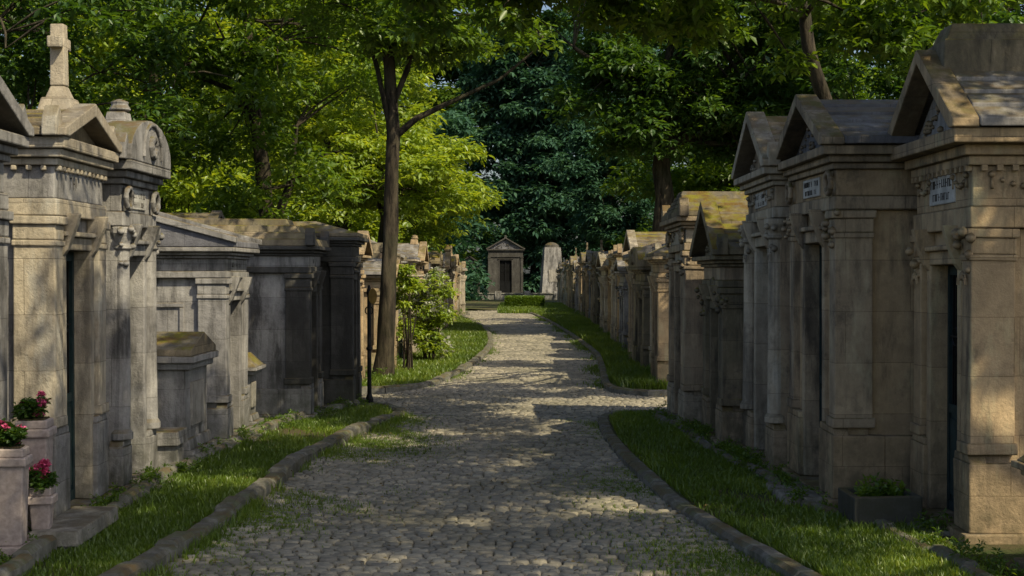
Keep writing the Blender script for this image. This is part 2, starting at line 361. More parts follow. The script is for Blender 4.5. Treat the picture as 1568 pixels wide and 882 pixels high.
tree('broadleaf_tree',[(-4.7,27,0,.2),(-4.6,27,2.5,.16),(-4.9,27,5,.12),(-5.2,27,8,.07)],[((-5.4,27,6.0),(3.2,2.4,3.2),88)],.7,52,.165,LF_GREEN,9,
  extra=[[(-4.6,27,2.4,.1),(-4.2,27,3.4,.08),(-4.1,27,4.5,.05)]])
tree('broadleaf_tree',[(-8.6,21,0,.2),(-8.4,21,3,.16),(-8.3,21,7,.08)],[((-7.9,21.5,5.3),(3.1,2.2,2.9),82)],.68,50,.15,LF_DARK,8)
tree('broadleaf_tree',[(-9,36,0,.25),(-9,36,4,.2),(-9,36,9,.1)],[((-9,36,7),(4.8,3,5),115)],.95,62,.22,LF_LIME,9)
tree('broadleaf_tree',[(-5.4,45,0,.25),(-5.4,45,4,.2),(-5.4,45,9,.1)],[((-6.0,45,7.2),(3.4,2.8,5.0),95)],.95,65,.24,LF_LIME,8)
tree('tall_chestnut_tree',[(4.05,38,0,.3),(4.0,38,3,.26),(4.05,38,6,.22),(4.6,38,10,.15)],[((5.4,38.5,9.2),(4.8,3.4,3.7),110),((3.6,37,6.6),(2.6,1.6,1.4),26),((6.8,37.5,5.6),(2.2,1.5,1.3),20)],.88,60,.23,LF_DARK,6,
  extra=[[(4.05,38,5.4,.12),(3,37.6,6.8,.09),(1.6,37,7.6,.05)],[(4.05,38,4.8,.11),(5,37.6,6,.08),(6.5,37,7.2,.05)]],lo=.6)
tree('chestnut_tree',[(12,35,0,.25),(12,35,4,.2),(12,35,9,.1)],[((11.6,35,6.8),(4.8,3,5),115)],.9,60,.22,LF_DARK,9)
tree('broadleaf_tree',[(7.6,46,0,.25),(7.6,46,4,.2),(7.2,46,9,.1)],[((7.6,46,7),(4.0,3,5.4),95)],.95,65,.24,LF_GREEN,9)
tree('overhanging_chestnut_tree',[(5.4,20.5,0,.17),(4.9,20.5,3,.13),(4.3,20.3,4.6,.1),(4.05,20.1,5.6,.085),(3.4,19.6,7,.06)],
  [((.7,14.7,4.9),(2.3,1.6,.62),48),((3.5,17.0,5.3),(2.2,1.6,.9),34),((5.8,22,6.2),(3,1.8,1.5),36)],.43,44,.15,LF_GREEN,4,k=7,
  extra=[[(4.0,20.1,5.6,.055),(3,18.5,5.8,.045),(1.6,16.5,5.7,.03),(.4,14.9,5.3,.018)]],lo=.7)
tree('unseen_shade_tree',[(8.5,5.5,0,.22),(8.2,5.5,4,.17),(6.0,5.4,7,.1)],[((4.0,6.9,7.3),(3.4,5.4,1.1),128),((4.0,.6,7.4),(3.0,2.0,1.2),26)],.72,66,.15,LF_GREEN,8)  # added out of view; crown shaped to throw dappled shade on the near path
tree('dark_cedar_tree',[(2.2,113,0,.6),(2.2,113,10,.4),(2.2,113,22,.15)],[((2.4,112,11.5),(6.2,4,12),205)],1.7,62,.55,LF_BLUE,9,flat=.35)
tree('small_dark_tree',[(5.2,84,0,.2),(5.5,84,3,.16),(6,84,7,.1)],[((5.9,84,7),(3.0,3,4),75)],1.0,58,.34,LF_BLUE,8)
def band(name,x0,x1,y0,y1,z0,z1,n,cr,ns,L,mat):
    c=np.stack([rng.uniform(x0,x1,n),rng.uniform(y0,y1,n),z0+(z1-z0)*rng.random(n)],-1)
    e=empty(name,((x0+x1)/2,(y0+y1)/2,0)); c-=np.array([(x0+x1)/2,(y0+y1)/2,0]); v,f,r=sprigs(clumps(c,cr,ns),L,5); npmesh('foliage',v,f,mat,e,r)
band('distant_woodland',-30,-4.2,62,70,0,15,240,1.6,65,.42,LF_LIME)
band('distant_woodland',6,34,62,72,0,16,250,1.6,65,.42,LF_FAR)
band('distant_woodland',-3.4,32,124,134,0,25,230,2.5,75,.7,LF_BLUE)
band('distant_woodland',-24,-3,124,134,0,23,150,2.5,75,.7,LF_FAR)
band('distant_woodland',-9,-2.8,88,98,0,12,60,1.5,65,.5,LF_BLUE)

# ------------------------------------------------------------------ mausoleums
class B:
    def __init__(s): s.d={}
    def g(s,p): return s.d.setdefault(p,([],[]))
    def box(s,p,x0,x1,y0,y1,z0,z1,tx=0,ty=0):
        V,F=s.g(p); b=len(V)
        V+=[(x0,y0,z0),(x1,y0,z0),(x1,y1,z0),(x0,y1,z0),(x0+tx,y0+ty,z1),(x1-tx,y0+ty,z1),(x1-tx,y1-ty,z1),(x0+tx,y1-ty,z1)]
        F+=[tuple(b+i for i in q) for q in ((3,2,1,0),(4,5,6,7),(0,1,5,4),(1,2,6,5),(2,3,7,6),(3,0,4,7))]
    def prism(s,p,prof,y0,y1):
        V,F=s.g(p); b=len(V); n=len(prof)
        V+=[(x,y0,z) for x,z in prof]+[(x,y1,z) for x,z in prof]
        F.append(tuple(b+i for i in range(n))); F.append(tuple(b+n+i for i in range(n-1,-1,-1)))
        for i in range(n): j=(i+1)%n; F.append((b+j,b+i,b+n+i,b+n+j))
    def prismx(s,p,prof,x0,x1):
        V,F=s.g(p); b=len(V); n=len(prof)
        V+=[(x0,y,z) for y,z in prof]+[(x1,y,z) for y,z in prof]
        F.append(tuple(b+i for i in range(n-1,-1,-1))); F.append(tuple(b+n+i for i in range(n)))
        for i in range(n): j=(i+1)%n; F.append((b+i,b+j,b+n+j,b+n+i))
    def lathe(s,p,c,prof,n=12):
        V,F=s.g(p); b=len(V)
        for r,z in prof:
            for k in range(n): V.append((c[0]+r*math.cos(2*math.pi*k/n),c[1]+r*math.sin(2*math.pi*k/n),c[2]+z))
        for i in range(len(prof)-1):
            for k in range(n): F.append((b+i*n+k,b+i*n+(k+1)%n,b+(i+1)*n+(k+1)%n,b+(i+1)*n+k))
        F.append(tuple(b+k for k in range(n-1,-1,-1))); F.append(tuple(b+(len(prof)-1)*n+k for k in range(n)))
    def ring(s,p,c,r,t,n=14,m=6,arc=1.0,a0=0):
        V,F=s.g(p); b=len(V)
        for i in range(n):
            a=a0+2*math.pi*arc*i/(n-(0 if arc==1 else 1)); tt=t*(1+.25*(i%2))
            for k in range(m):
                q=2*math.pi*k/m; V.append((c[0]+(r+tt*math.cos(q))*math.cos(a),c[1]+tt*math.sin(q),c[2]+(r+tt*math.cos(q))*math.sin(a)))
        for i in range(n if arc==1 else n-1):
            for k in range(m): F.append((b+i*m+k,b+((i+1)%n)*m+k,b+((i+1)%n)*m+(k+1)%m,b+i*m+(k+1)%m))
    def blob(s,p,x,y,z,r): s.lathe(p,(x,y,z-r),[(r*.25,0),(r*.8,r*.45),(r,r),(r*.8,r*1.55),(r*.25,r*2)],7)
    def garland(s,p,x0,x1,y,z,drop,r,n=9):
        for i in range(n):
            t=i/(n-1); s.blob(p,x0+(x1-x0)*t,y,z-drop*4*t*(1-t),r*(.65+.6*math.sin(math.pi*t)))
        for xx in (x0,x1): s.blob(p,xx,y-.004,z+.004,r*1.25); s.box(p,xx-r*.5,xx+r*.5,y-r*.5,y+r*.3,z-drop*1.2,z-r,.003,0)
    def garlandy(s,p,y0,y1,x,z,drop,r,n=9):
        for i in range(n):
            t=i/(n-1); s.blob(p,x,y0+(y1-y0)*t,z-drop*4*t*(1-t),r*(.65+.6*math.sin(math.pi*t)))
        for yy in (y0,y1): s.blob(p,x,yy,z+.004,r*1.25); s.box(p,x-r*.4,x+r*.4,yy-r*.5,yy+r*.5,z-drop*1.2,z-r,0,.003)
    def foliate(s,p,x,y,z,w,h,n=26):
        for i in range(n):
            u=R.uniform(-1,1); v=R.random()*(1-abs(u)); s.blob(p,x+u*w,y+R.uniform(-.004,.008),z+v*h,R.uniform(.012,.026)*h/.3)
    def cross(s,p,x,y,z,h):
        t=h*.085
        s.box(p,x-h*.22,x+h*.22,y-h*.2,y+h*.2,z,z+h*.16,h*.04,h*.04); s.box(p,x-h*.13,x+h*.13,y-h*.13,y+h*.13,z+h*.16,z+h*.3,h*.05,h*.05)
        s.box(p,x-t,x+t,y-t,y+t,z+h*.3,z+h,.1*t,.1*t); s.box(p,x-h*.2,x-t,y-t*.9,y+t*.9,z+h*.72,z+h*.85); s.box(p,x+t,x+h*.2,y-t*.9,y+t*.9,z+h*.72,z+h*.85)
    def scroll(s,p,x,y,z,r,d=.03):
        for sx in (-1,1):
            s.ring(p,(x+sx*r*.8,y,z),r*.38,r*.14,10,5); s.box(p,x+sx*r*1.4-r*.15,x+sx*r*1.4+r*.15,y-d*.4,y+.004,z-r*1.1,z-r*.1,.006,0)
        s.lathe(p,(x,y+.0,z-r*.5),[(r*.1,0),(r*.4,r*.3),(r*.5,r*.7),(r*.3,r*1.1),(r*.08,r*1.4)],8)
    def urn(s,p,x,y,z,h): s.lathe(p,(x,y,z),[(h*.2,0),(h*.2,h*.08),(h*.08,h*.16),(h*.1,h*.24),(h*.28,h*.5),(h*.3,h*.62),(h*.16,h*.78),(h*.2,h*.84),(h*.06,h*.95),(h*.03,h)])
    def letters(s,p,x0,x1,y,z,hh):
        x=x0
        while x<x1:
            w=hh*R.uniform(.35,.6)
            if R.random()>.13:
                s.box(p,x,x+hh*.13,y-.003,y+.006,z,z+hh)
                q=R.choice([.05,.45,.86])
                s.box(p,x+hh*.13,x+w,y-.003,y+.006,z+q*hh,z+q*hh+hh*.13)
                if R.random()<.4: s.box(p,x+w,x+w+hh*.12,y-.003,y+.006,z,z+hh)
            x+=w+hh*.35
    def done(s,name,loc,rz,mats,bev=.009):
        e=empty(name,loc,rz); sd=Vector((loc[0]*3.7,loc[1]*1.3,0))
        for p,(V,F) in s.d.items():
            V2=[]
            for v in V:
                q=Vector(v); w=mnoise.noise_vector(q*1.1+sd)*.012+mnoise.noise_vector(q*5+sd)*.003; V2.append(tuple(q+w))
            pymesh(p,V2,F,mats[p],e,bev if p not in('door','grille','dark_opening','inscription','relief') else 0,smooth=(p=='relief'))
        return e

def mausoleum(side,X,Y0,Y1,depth,h,roof='gable',rh=.4,ent=.36,top=None,topz=.5,mat=S_TAN,rmat=None,trim=None,dmat=M_BRONZE,dh=None,dwf=.46,pil='square',orn=(),over=.12,tilt=0,name='stone_mausoleum',plaque=False,plinth=.42):
    b=B(); w=Y1-Y0; hw=w/2; dw=w*dwf/2; rmat=rmat or mat; trim=trim or mat
    dh=dh or h-.22
    b.box('plinth',-hw-.08,hw+.08,-.1,depth+.08,-.05,.13)
    for s0,s1 in ((-hw-.045,-dw-.03),(dw+.03,hw+.045)): b.box('plinth',s0,s1,-.062,.3,.13,plinth)
    b.box('plinth',-hw-.043,hw+.043,.3,depth+.045,.13,plinth-.002)
    b.prism('plinth',[(-hw-.04,plinth-.001),(-dw-.034,plinth-.001),(-dw-.05,plinth+.05),(-hw+.0,plinth+.05)],-.058,.05)
    b.prism('plinth',[(dw+.034,plinth-.001),(hw+.04,plinth-.001),(hw+.0,plinth+.05),(dw+.05,plinth+.05)],-.058,.05)
    b.box('doorstep',-dw-.1,dw+.1,-.28,-.1,-.05,.1)
    b.box('walls',-hw+.03,hw-.03,.17,depth,.12,h)
    b.box('walls',-hw,-dw,0,.2,.12,h+.001); b.box('walls',dw,hw,0,.2,.12,h+.001); b.box('walls',-dw,dw,.004,.2,dh,h-.002)
    b.box('walls',-hw-.01,-hw+.1,depth-.2,depth+.02,plinth,h-.003); b.box('walls',hw-.1,hw+.01,depth-.2,depth+.02,plinth,h-.003)
    if 'sidepanel' in orn:
        for sx in (-1,1):
            xs=sx*(hw-.03); xo=sx*(hw-.012); xa,xb=min(xs,xo),max(xs,xo); ya,yb=.36,depth-.34; za,zb_=plinth+.14,h-.24
            for q in ((ya,yb,za,za+.045),(ya,yb,zb_-.045,zb_),(ya,ya+.045,za+.045,zb_-.045),(yb-.045,yb,za+.045,zb_-.045)): b.box('trim',xa,xb,*q)
    b.box('trim',-dw-.07,-dw+.012,-.03,.12,.13,dh); b.box('trim',dw-.012,dw+.07,-.03,.12,.13,dh)
    b.box('trim',-dw-.08,dw+.08,-.035,.1,dh,dh+.09); b.box('trim',-dw-.11,dw+.11,-.07,.1,dh+.09,dh+.125)
    b.box('dark_opening',-dw+.012,dw-.012,.13,.168,.13,dh)
    zb=.13+(dh-.13)*.42
    for sx in (-1,1):
        xa,xb=(-dw+.015,-.004) if sx<0 else (.004,dw-.015)
        b.box('door',xa,xa+.035,.085,.115,.135,dh-.01); b.box('door',xb-.035,xb,.085,.115,.135,dh-.01)
        b.box('door',xa+.035,xb-.035,.087,.113,.135,.2); b.box('door',xa+.035,xb-.035,.087,.113,zb-.03,zb+.03); b.box('door',xa+.035,xb-.035,.087,.113,dh-.07,dh-.012)
        b.box('door',xa+.035,xb-.035,.1,.11,.2,zb-.03); b.box('door',xa+.055,xb-.055,.09,.1,.24,zb-.07)
        nb=3
        for i in range(nb):
            x=xa+.035+(xb-xa-.07)*(i+1)/(nb+1); b.box('grille',x-.005,x+.005,.095,.105,zb+.03,dh-.07)
        b.box('grille',xa+.035,xb-.035,.094,.106,(zb+dh)/2-.006,(zb+dh)/2+.006)
        b.ring('grille',((xa+xb)/2,.1,(zb+dh)/2+.0),min(.06,(xb-xa)*.22),.006,12,4)
    pw=min(.15,hw-dw-.09)
    for sx in (-1,1):
        xo=sx*(hw+.022); xi=sx*(hw-pw); x0,x1=min(xo,xi),max(xo,xi)
        if pil=='square':
            b.box('trim',x0,x1,-.05,.22,plinth+.05,h-.16); b.box('trim',x0-.018,x1+.018,-.07,.235,plinth+.05,plinth+.12)
            b.box('trim',x0-.012,x1+.012,-.062,.23,h-.2,h-.16); b.box('trim',x0-.022,x1+.022,-.078,.24,h-.06,h-.004); b.box('trim',x0-.006,x1+.006,-.054,.226,h-.16,h-.06)
        elif pil=='column':
            cx=(x0+x1)/2; b.lathe('trim',(cx,-.02,0),[(pw*.62,plinth+.05),(pw*.62,plinth+.1),(pw*.48,plinth+.13),(pw*.45,h*.5),(pw*.4,h-.18),(pw*.55,h-.16),(pw*.45,h-.13),(pw*.66,h-.05),(pw*.66,h-.004)],14)
    if 'console' in orn:
        for sx in (-1,1):
            x=sx*(dw+.035); b.prismx('carving',[(-.06,dh+.0),(-.12,dh+.16),(-.14,dh+.24),(0,dh+.24),(0,dh-.08)],x-.035,x+.035)
    z=h
    b.box('trim',-hw-.025,hw+.025,-.055,depth+.03,z,z+ent*.22); z+=ent*.22
    b.box('entablature',-hw-.003,hw+.003,-.035,depth+.01,z,z+ent*.42); z+=ent*.42
    for o,f in ((.035,.1),(.07,.11),(over,.15)):
        b.box('cornice',-hw-o,hw+o,-o-.03,depth+o,z,z+ent*f-.001); z+=ent*f
    if 'dentil' in orn:
        nd=int(w/.09); zz=h+ent*.64-.035
        for i in range(nd): x=-hw+.02+(w-.04)*i/(nd-1); b.box('carving',x-.018,x+.018,-.075,-.035,zz,zz+.034)
        nd=int(depth/.09)
        for sx in (-1,1):
            for i in range(nd): y=.03+(depth-.06)*i/(nd-1); x=sx*(hw+.003); b.box('carving',min(x,x+sx*.035),max(x,x+sx*.035),y-.018,y+.018,zz,zz+.034)
    if 'wreath' in orn:
        for sx in (-1,1): b.ring('carving',(sx*(hw-pw*.5),-.075,h+ent*.43),min(.075,ent*.2),.02)
    if 'wreathc' in orn: b.ring('carving',(0,-.04,(dh+h)/2+.1),.085,.024)
    if 'scroll' in orn:
        if not plaque: b.scroll('carving',0,-.05,h+ent*.43,ent*.15)
        for sx in (-1,1): b.scroll('carving',sx*(hw-pw*.5),-.07,h-.3,.045)
    if 'swag' in orn:
        for sx in (-1,1):
            for k in range(15):
                a=R.uniform(0,6.28); zz=h-R.uniform(.02,.3); rr=.05+.07*(1-(h-zz)/.3)
                b.blob('relief',sx*(hw-pw*.4)+math.cos(a)*rr,.0+math.sin(a)*rr*.8-.03,zz,R.uniform(.018,.034))
    if 'garland' in orn:
        zz=h+ent*.54; b.garland('relief',-hw+.08,-dw*.5-.1,-.045,zz,.06,.016,7); b.garland('relief',dw*.5+.1,hw-.08,-.045,zz,.06,.016,7)
        ns=max(2,int(depth/.5))
        for sx in (-1,1):
            for k in range(ns): b.garlandy('relief',.08+(depth-.16)*k/ns,.08+(depth-.16)*(k+1)/ns,sx*(hw+.008),zz,.07,.017)
    if plaque:
        b.box('plaque',-dw*.9,dw*.9,-.045,-.03,h+ent*.28,h+ent*.6)
        b.letters('inscription',-dw*.75,dw*.75,-.045,h+ent*.46,ent*.09); b.letters('inscription',-dw*.6,dw*.6,-.045,h+ent*.32,ent*.08)
    elif 'name' in orn: b.letters('inscription',-dw*.8,dw*.8,-.035,h+ent*.36,ent*.16)
    W=hw+over; y0=-over-.03; y1=depth+over
    if roof=='gable':
        b.prism('roof',[(-W+.05,z),(W-.05,z),(0,z+rh-.03)],-.02,y1-.03)
        t=.075
        b.prism('raking_cornice',[(-W-.03,z),(-W+.06,z-.0005),(0,z+rh-.02),(0,z+rh+t),(-W-.03,z+t*.7)],y0-.02,y0+.14)
        b.prism('raking_cornice',[(W-.06,z-.0005),(W+.03,z),(W+.03,z+t*.7),(0,z+rh+t),(0,z+rh-.02)],y0-.02,y0+.14)
        nc=5
        for sx in (-1,1):
            for c in range(nc):
                u0=1-c/nc; u1=1-(c+1)/nc; xa=sx*(W+.04)*u0; xb=sx*(W+.04)*u1; za=z+.002+rh*(1-u0); zc=z+.002+rh*(1-u1)
                pr=[(xa,za),(xb,zc),(xb,zc+t*.45),(xa,za+t*.75)]
                if sx>0: pr=pr[::-1]
                b.prism('roof',pr,y0+.14,y1+.03)
        if rh>.35: b.foliate('relief',0,-.03,z+.05,W*.62,rh*.62,34)
        elif rh>.25: b.scroll('carving',0,-.04,z+rh*.38,rh*.16)
        zt=z+rh+t*.7
    elif roof=='arched':
        n=12; pr=[(W*math.cos(math.pi*i/n),z+.04+rh*math.sin(math.pi*i/n)) for i in range(n+1)]; pr=pr+[(-W,z),(W,z)]
        b.prism('pediment',pr,y0,.12); b.prism('roof',[(x*.94,z+(zz-z)*.93) for x,zz in pr],.12,y1)
        b.ring('carving',(0,y0-.01,z+rh*.45),rh*.22,.03); b.ring('carving',(0,y0-.004,z+.05),rh*.86 if W>rh else W*.86,.018,16,5,.5)
        zt=z+rh+.04
    elif roof=='hip':
        b.box('roof',-W+.02,W-.02,y0+.02,y1-.02,z,z+.05); b.box('roof',-W+.03,W-.03,y0+.03,y1-.03,z+.05,z+rh,W*.72,(y1-y0)*.3); zt=z+rh
    elif roof=='ridge':
        ym=(y0+y1)/2
        b.prismx('roof',[(y0,z),(y1,z),(y1,z+.06),(ym,z+rh),(y0,z+.06)],-W,W); b.prismx('raking_cornice',[(y0-.02,z+.04),(y0-.02,z+.1),(ym,z+rh+.08),(y1+.02,z+.1),(y1+.02,z+.04),(ym,z+rh+.01)],-W-.03,-W+.09)
        b.prismx('raking_cornice',[(y0-.02,z+.04),(y0-.02,z+.1),(ym,z+rh+.08),(y1+.02,z+.1),(y1+.02,z+.04),(ym,z+rh+.01)],W-.09,W+.03); zt=z+rh
    elif roof=='stepped':
        k=4
        for i in range(k): o=W-i*W*.2; b.box('roof',-o+.02,o-.02,y0+.02+i*.12,y1-.02-i*.12,z+rh*i/k,z+rh*(i+1)/k-.001,.03,.03)
        zt=z+rh
    elif roof=='hiploft':
        b.box('roof',-W+.02,W-.02,y0+.02,y1,z,z+.06)
        for c in range(5):
            o=c/5; b.box('roof',-(W-.02)*(1-o*.9),(W-.02)*(1-o*.9),y0+.04+o*.1,y1-.02-o*.4,z+.06+(rh-.06)*o,z+.06+(rh-.06)*(o+.2),.05,.02)
        zt=z+rh
    else:
        b.box('roof',-W+.05,W-.05,y0+.05,y1-.05,z,z+rh*.5); b.box('roof',-W+.12,W-.12,y0+.12,y1-.12,z+rh*.5,z+rh,.05,.05); zt=z+rh
    if 'acro' in orn:
        for sx in (-1,1):
            for yy in (y0+.08,y1-.08):
                b.prism('acroterion',[(sx*W-.07,z),(sx*W+.05,z),(sx*W+.06,z+.12),(sx*W,z+.2),(sx*W-.06,z+.12)],yy-.05,yy+.05)
    yt=.1 if roof in('gable','arched') else depth/2
    if top=='cross': b.cross('cross',0,yt,zt-.04,topz)
    if top=='urn': b.urn('urn',0,yt,zt-.03,topz)
    if top=='block': b.box('ridge_block',-W*.3,W*.3,-.1,depth*.9,zt-.16,zt+topz*.35,.02,.02); b.box('ridge_block',-W*.24,W*.24,-.06,depth*.86,zt+topz*.35,zt+topz,.05,.05)
    if top=='crest': b.box('crest',-.1,.1,yt-.08,yt+.1,zt-.05,zt+.07,.02,.02); b.lathe('crest',(0,yt,zt+.07),[(.06,0),(.085,.02),(.06,.06),(.07,.08),(.02,.1)],10)
    mats=dict(plinth=mat,doorstep=S_KERB,walls=mat,trim=trim,dark_opening=M_DARKIN,door=dmat,grille=M_IRON,carving=trim,relief=trim,entablature=mat,cornice=trim,plaque=S_WHITE,inscription=M_LET,roof=rmat,raking_cornice=trim,pediment=mat,acroterion=trim,cross=trim,urn=trim,ridge_block=S_MOSS,crest=trim)
    rz=math.pi/2 if side=='L' else (-math.pi/2 if side=='R' else 0)
    return b.done(name,(X,(Y0+Y1)/2,0) if side!='C' else (X,Y0,0),rz+tilt,mats)

def low_tomb(side,X,Y0,Y1,depth,h,mat=S_GREY,top='gable',name='low_tomb'):
    b=B(); hw=(Y1-Y0)/2
    b.box('base',-hw-.06,hw+.06,-.08,depth+.06,-.05,h*.16); b.box('base',-hw-.02,hw+.02,-.04,depth+.02,h*.16,h*.24,.015,.015)
    b.box('body',-hw,hw,0,depth,h*.22,h*.74); b.box('panel',-hw*.55,hw*.55,-.02,0.01,h*.32,h*.64)
    b.box('cap',-hw-.05,hw+.05,-.05,depth+.05,h*.74,h*.79); b.box('cap',-hw-.09,hw+.09,-.09,depth+.09,h*.79,h*.84)
    if top=='gable': b.prism('lid',[(-hw-.07,h*.84),(hw+.07,h*.84),(hw+.05,h*.89),(0,h),(-hw-.05,h*.89)],-.07,depth+.07)
    elif top=='hip': b.box('lid',-hw-.07,hw+.07,-.07,depth+.07,h*.84,h,.12,.12)
    else: b.cross('lid',0,depth*.4,h*.83,h*.5)
    return b.done(name,(X,(Y0+Y1)/2,0),math.pi/2 if side=='L' else -math.pi/2,dict(base=mat,body=mat,panel=S_PLAIN,cap=mat,lid=S_MOSS))

# ---- left row
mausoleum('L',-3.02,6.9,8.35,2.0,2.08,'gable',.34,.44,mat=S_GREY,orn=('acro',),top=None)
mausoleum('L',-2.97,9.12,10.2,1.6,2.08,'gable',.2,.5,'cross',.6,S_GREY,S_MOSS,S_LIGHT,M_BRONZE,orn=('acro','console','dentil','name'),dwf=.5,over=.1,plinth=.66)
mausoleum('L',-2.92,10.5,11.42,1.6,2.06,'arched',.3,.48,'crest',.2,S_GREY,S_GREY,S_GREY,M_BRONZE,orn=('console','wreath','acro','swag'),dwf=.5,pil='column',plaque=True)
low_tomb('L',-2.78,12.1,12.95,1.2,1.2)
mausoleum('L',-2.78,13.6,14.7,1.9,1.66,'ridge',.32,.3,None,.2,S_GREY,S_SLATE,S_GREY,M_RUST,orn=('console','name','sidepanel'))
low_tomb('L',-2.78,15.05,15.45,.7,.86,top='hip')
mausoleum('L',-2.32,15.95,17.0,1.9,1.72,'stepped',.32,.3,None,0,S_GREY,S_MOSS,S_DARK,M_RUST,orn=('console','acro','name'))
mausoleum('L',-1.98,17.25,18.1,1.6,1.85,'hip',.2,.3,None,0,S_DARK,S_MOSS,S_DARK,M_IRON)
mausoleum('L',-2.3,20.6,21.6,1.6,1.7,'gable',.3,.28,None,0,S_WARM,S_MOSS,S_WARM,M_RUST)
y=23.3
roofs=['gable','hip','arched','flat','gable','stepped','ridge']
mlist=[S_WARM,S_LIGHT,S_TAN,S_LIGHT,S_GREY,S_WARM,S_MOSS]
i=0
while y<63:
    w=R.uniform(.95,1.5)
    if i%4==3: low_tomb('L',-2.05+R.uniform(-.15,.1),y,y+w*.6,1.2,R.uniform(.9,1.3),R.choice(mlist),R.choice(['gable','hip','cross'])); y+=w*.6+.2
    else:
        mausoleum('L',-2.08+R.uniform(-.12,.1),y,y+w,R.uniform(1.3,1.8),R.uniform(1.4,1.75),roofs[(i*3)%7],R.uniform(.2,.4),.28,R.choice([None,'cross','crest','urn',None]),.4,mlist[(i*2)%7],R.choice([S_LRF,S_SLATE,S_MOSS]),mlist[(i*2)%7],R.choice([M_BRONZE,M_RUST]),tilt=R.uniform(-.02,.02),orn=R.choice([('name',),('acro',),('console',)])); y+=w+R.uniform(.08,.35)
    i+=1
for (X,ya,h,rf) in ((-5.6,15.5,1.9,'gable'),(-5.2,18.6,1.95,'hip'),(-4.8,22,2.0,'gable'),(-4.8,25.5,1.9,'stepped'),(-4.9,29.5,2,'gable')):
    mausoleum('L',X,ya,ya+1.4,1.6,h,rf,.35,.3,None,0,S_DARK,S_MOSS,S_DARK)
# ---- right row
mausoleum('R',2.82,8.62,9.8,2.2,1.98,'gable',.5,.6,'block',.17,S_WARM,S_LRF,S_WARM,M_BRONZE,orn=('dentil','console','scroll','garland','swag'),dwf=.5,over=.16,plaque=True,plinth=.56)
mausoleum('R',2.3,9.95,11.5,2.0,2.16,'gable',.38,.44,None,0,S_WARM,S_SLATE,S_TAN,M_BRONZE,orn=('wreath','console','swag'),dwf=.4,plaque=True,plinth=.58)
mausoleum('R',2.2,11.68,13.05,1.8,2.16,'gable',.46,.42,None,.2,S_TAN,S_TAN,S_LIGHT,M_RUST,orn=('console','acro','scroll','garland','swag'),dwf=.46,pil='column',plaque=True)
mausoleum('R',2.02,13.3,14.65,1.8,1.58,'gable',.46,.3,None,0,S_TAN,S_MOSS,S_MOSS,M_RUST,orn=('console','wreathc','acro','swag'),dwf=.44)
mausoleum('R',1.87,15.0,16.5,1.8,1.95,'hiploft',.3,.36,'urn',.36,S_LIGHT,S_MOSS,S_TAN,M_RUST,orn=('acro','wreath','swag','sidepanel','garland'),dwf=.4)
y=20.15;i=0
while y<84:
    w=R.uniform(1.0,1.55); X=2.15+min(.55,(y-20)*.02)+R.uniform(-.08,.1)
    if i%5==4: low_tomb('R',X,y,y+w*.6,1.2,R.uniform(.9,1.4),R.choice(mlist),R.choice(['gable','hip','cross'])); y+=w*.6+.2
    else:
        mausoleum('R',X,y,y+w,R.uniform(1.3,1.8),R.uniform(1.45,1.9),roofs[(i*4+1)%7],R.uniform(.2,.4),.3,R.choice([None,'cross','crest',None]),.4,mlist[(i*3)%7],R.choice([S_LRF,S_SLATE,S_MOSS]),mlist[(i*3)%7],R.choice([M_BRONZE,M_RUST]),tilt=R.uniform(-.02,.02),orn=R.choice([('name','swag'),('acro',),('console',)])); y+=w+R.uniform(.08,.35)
    i+=1
low_tomb('R',2.86,7.3,7.8,.8,.8,S_WARM,'hip')
def slabobj(name,x0,x1,y0,y1,z0,z1,mat,extra=None):
    b=B(); cx=(x0+x1)/2; cy=(y0+y1)/2; hx=(x1-x0)/2; hy=(y1-y0)/2
    b.box('slab',-hx,hx,-hy,hy,z0,z1,.008,.008); b.box('foot',-hx+.03,hx-.03,-hy+.03,hy-.03,-.05,z0)
    return b.done(name,(cx,cy,0),R.uniform(-.03,.03),dict(slab=mat,foot=mat))
slabobj('stone_step',1.92,2.2,10.0,10.75,.07,.13,S_PLAIN)
slabobj('stone_slab',-2.85,-2.55,8.3,9.25,.1,.19,S_PLAIN)
slabobj('stone_trough',-3.0,-2.72,11.55,11.95,.3,.42,S_GREY)
b=B(); b.box('rim',-.22,.22,-.22,-.17,.0,.27); b.box('rim',-.22,.22,.17,.22,.0,.27); b.box('rim',-.22,-.17,-.17,.17,.0,.268); b.box('rim',.17,.22,-.17,.17,0,.268); b.box('soil',-.17,.17,-.17,.17,0,.22)
e=b.done('stone_trough',(2.42,9.36,0),.02,dict(rim=S_DARK,soil=G_SOIL)); v,f,r=sprigs(clumps(np.array([(-.08,-.05,.27),(.08,.05,.29),(.0,.1,.26),(.1,-.1,.26)]),.1,26,.8),.05,5,(-.3,1.2)); npmesh('plants',v,f,LF_GREEN,e,r)
kerb('stone_edging',[(-2.62,7.2),(-2.66,9.3),(-2.68,11.6),(-2.6,13.2),(-2.5,15.0),(-2.15,16.5),(-1.85,17.4)],1,.1,.16,.6,.03,.025)
kerb('stone_edging',[(2.55,6.8),(2.42,8.0),(2.3,9.3),(2.05,9.9),(1.95,11.5),(1.8,13),(1.72,14.6),(1.6,16.3)],-1,.1,.13,.6,.03,.02)

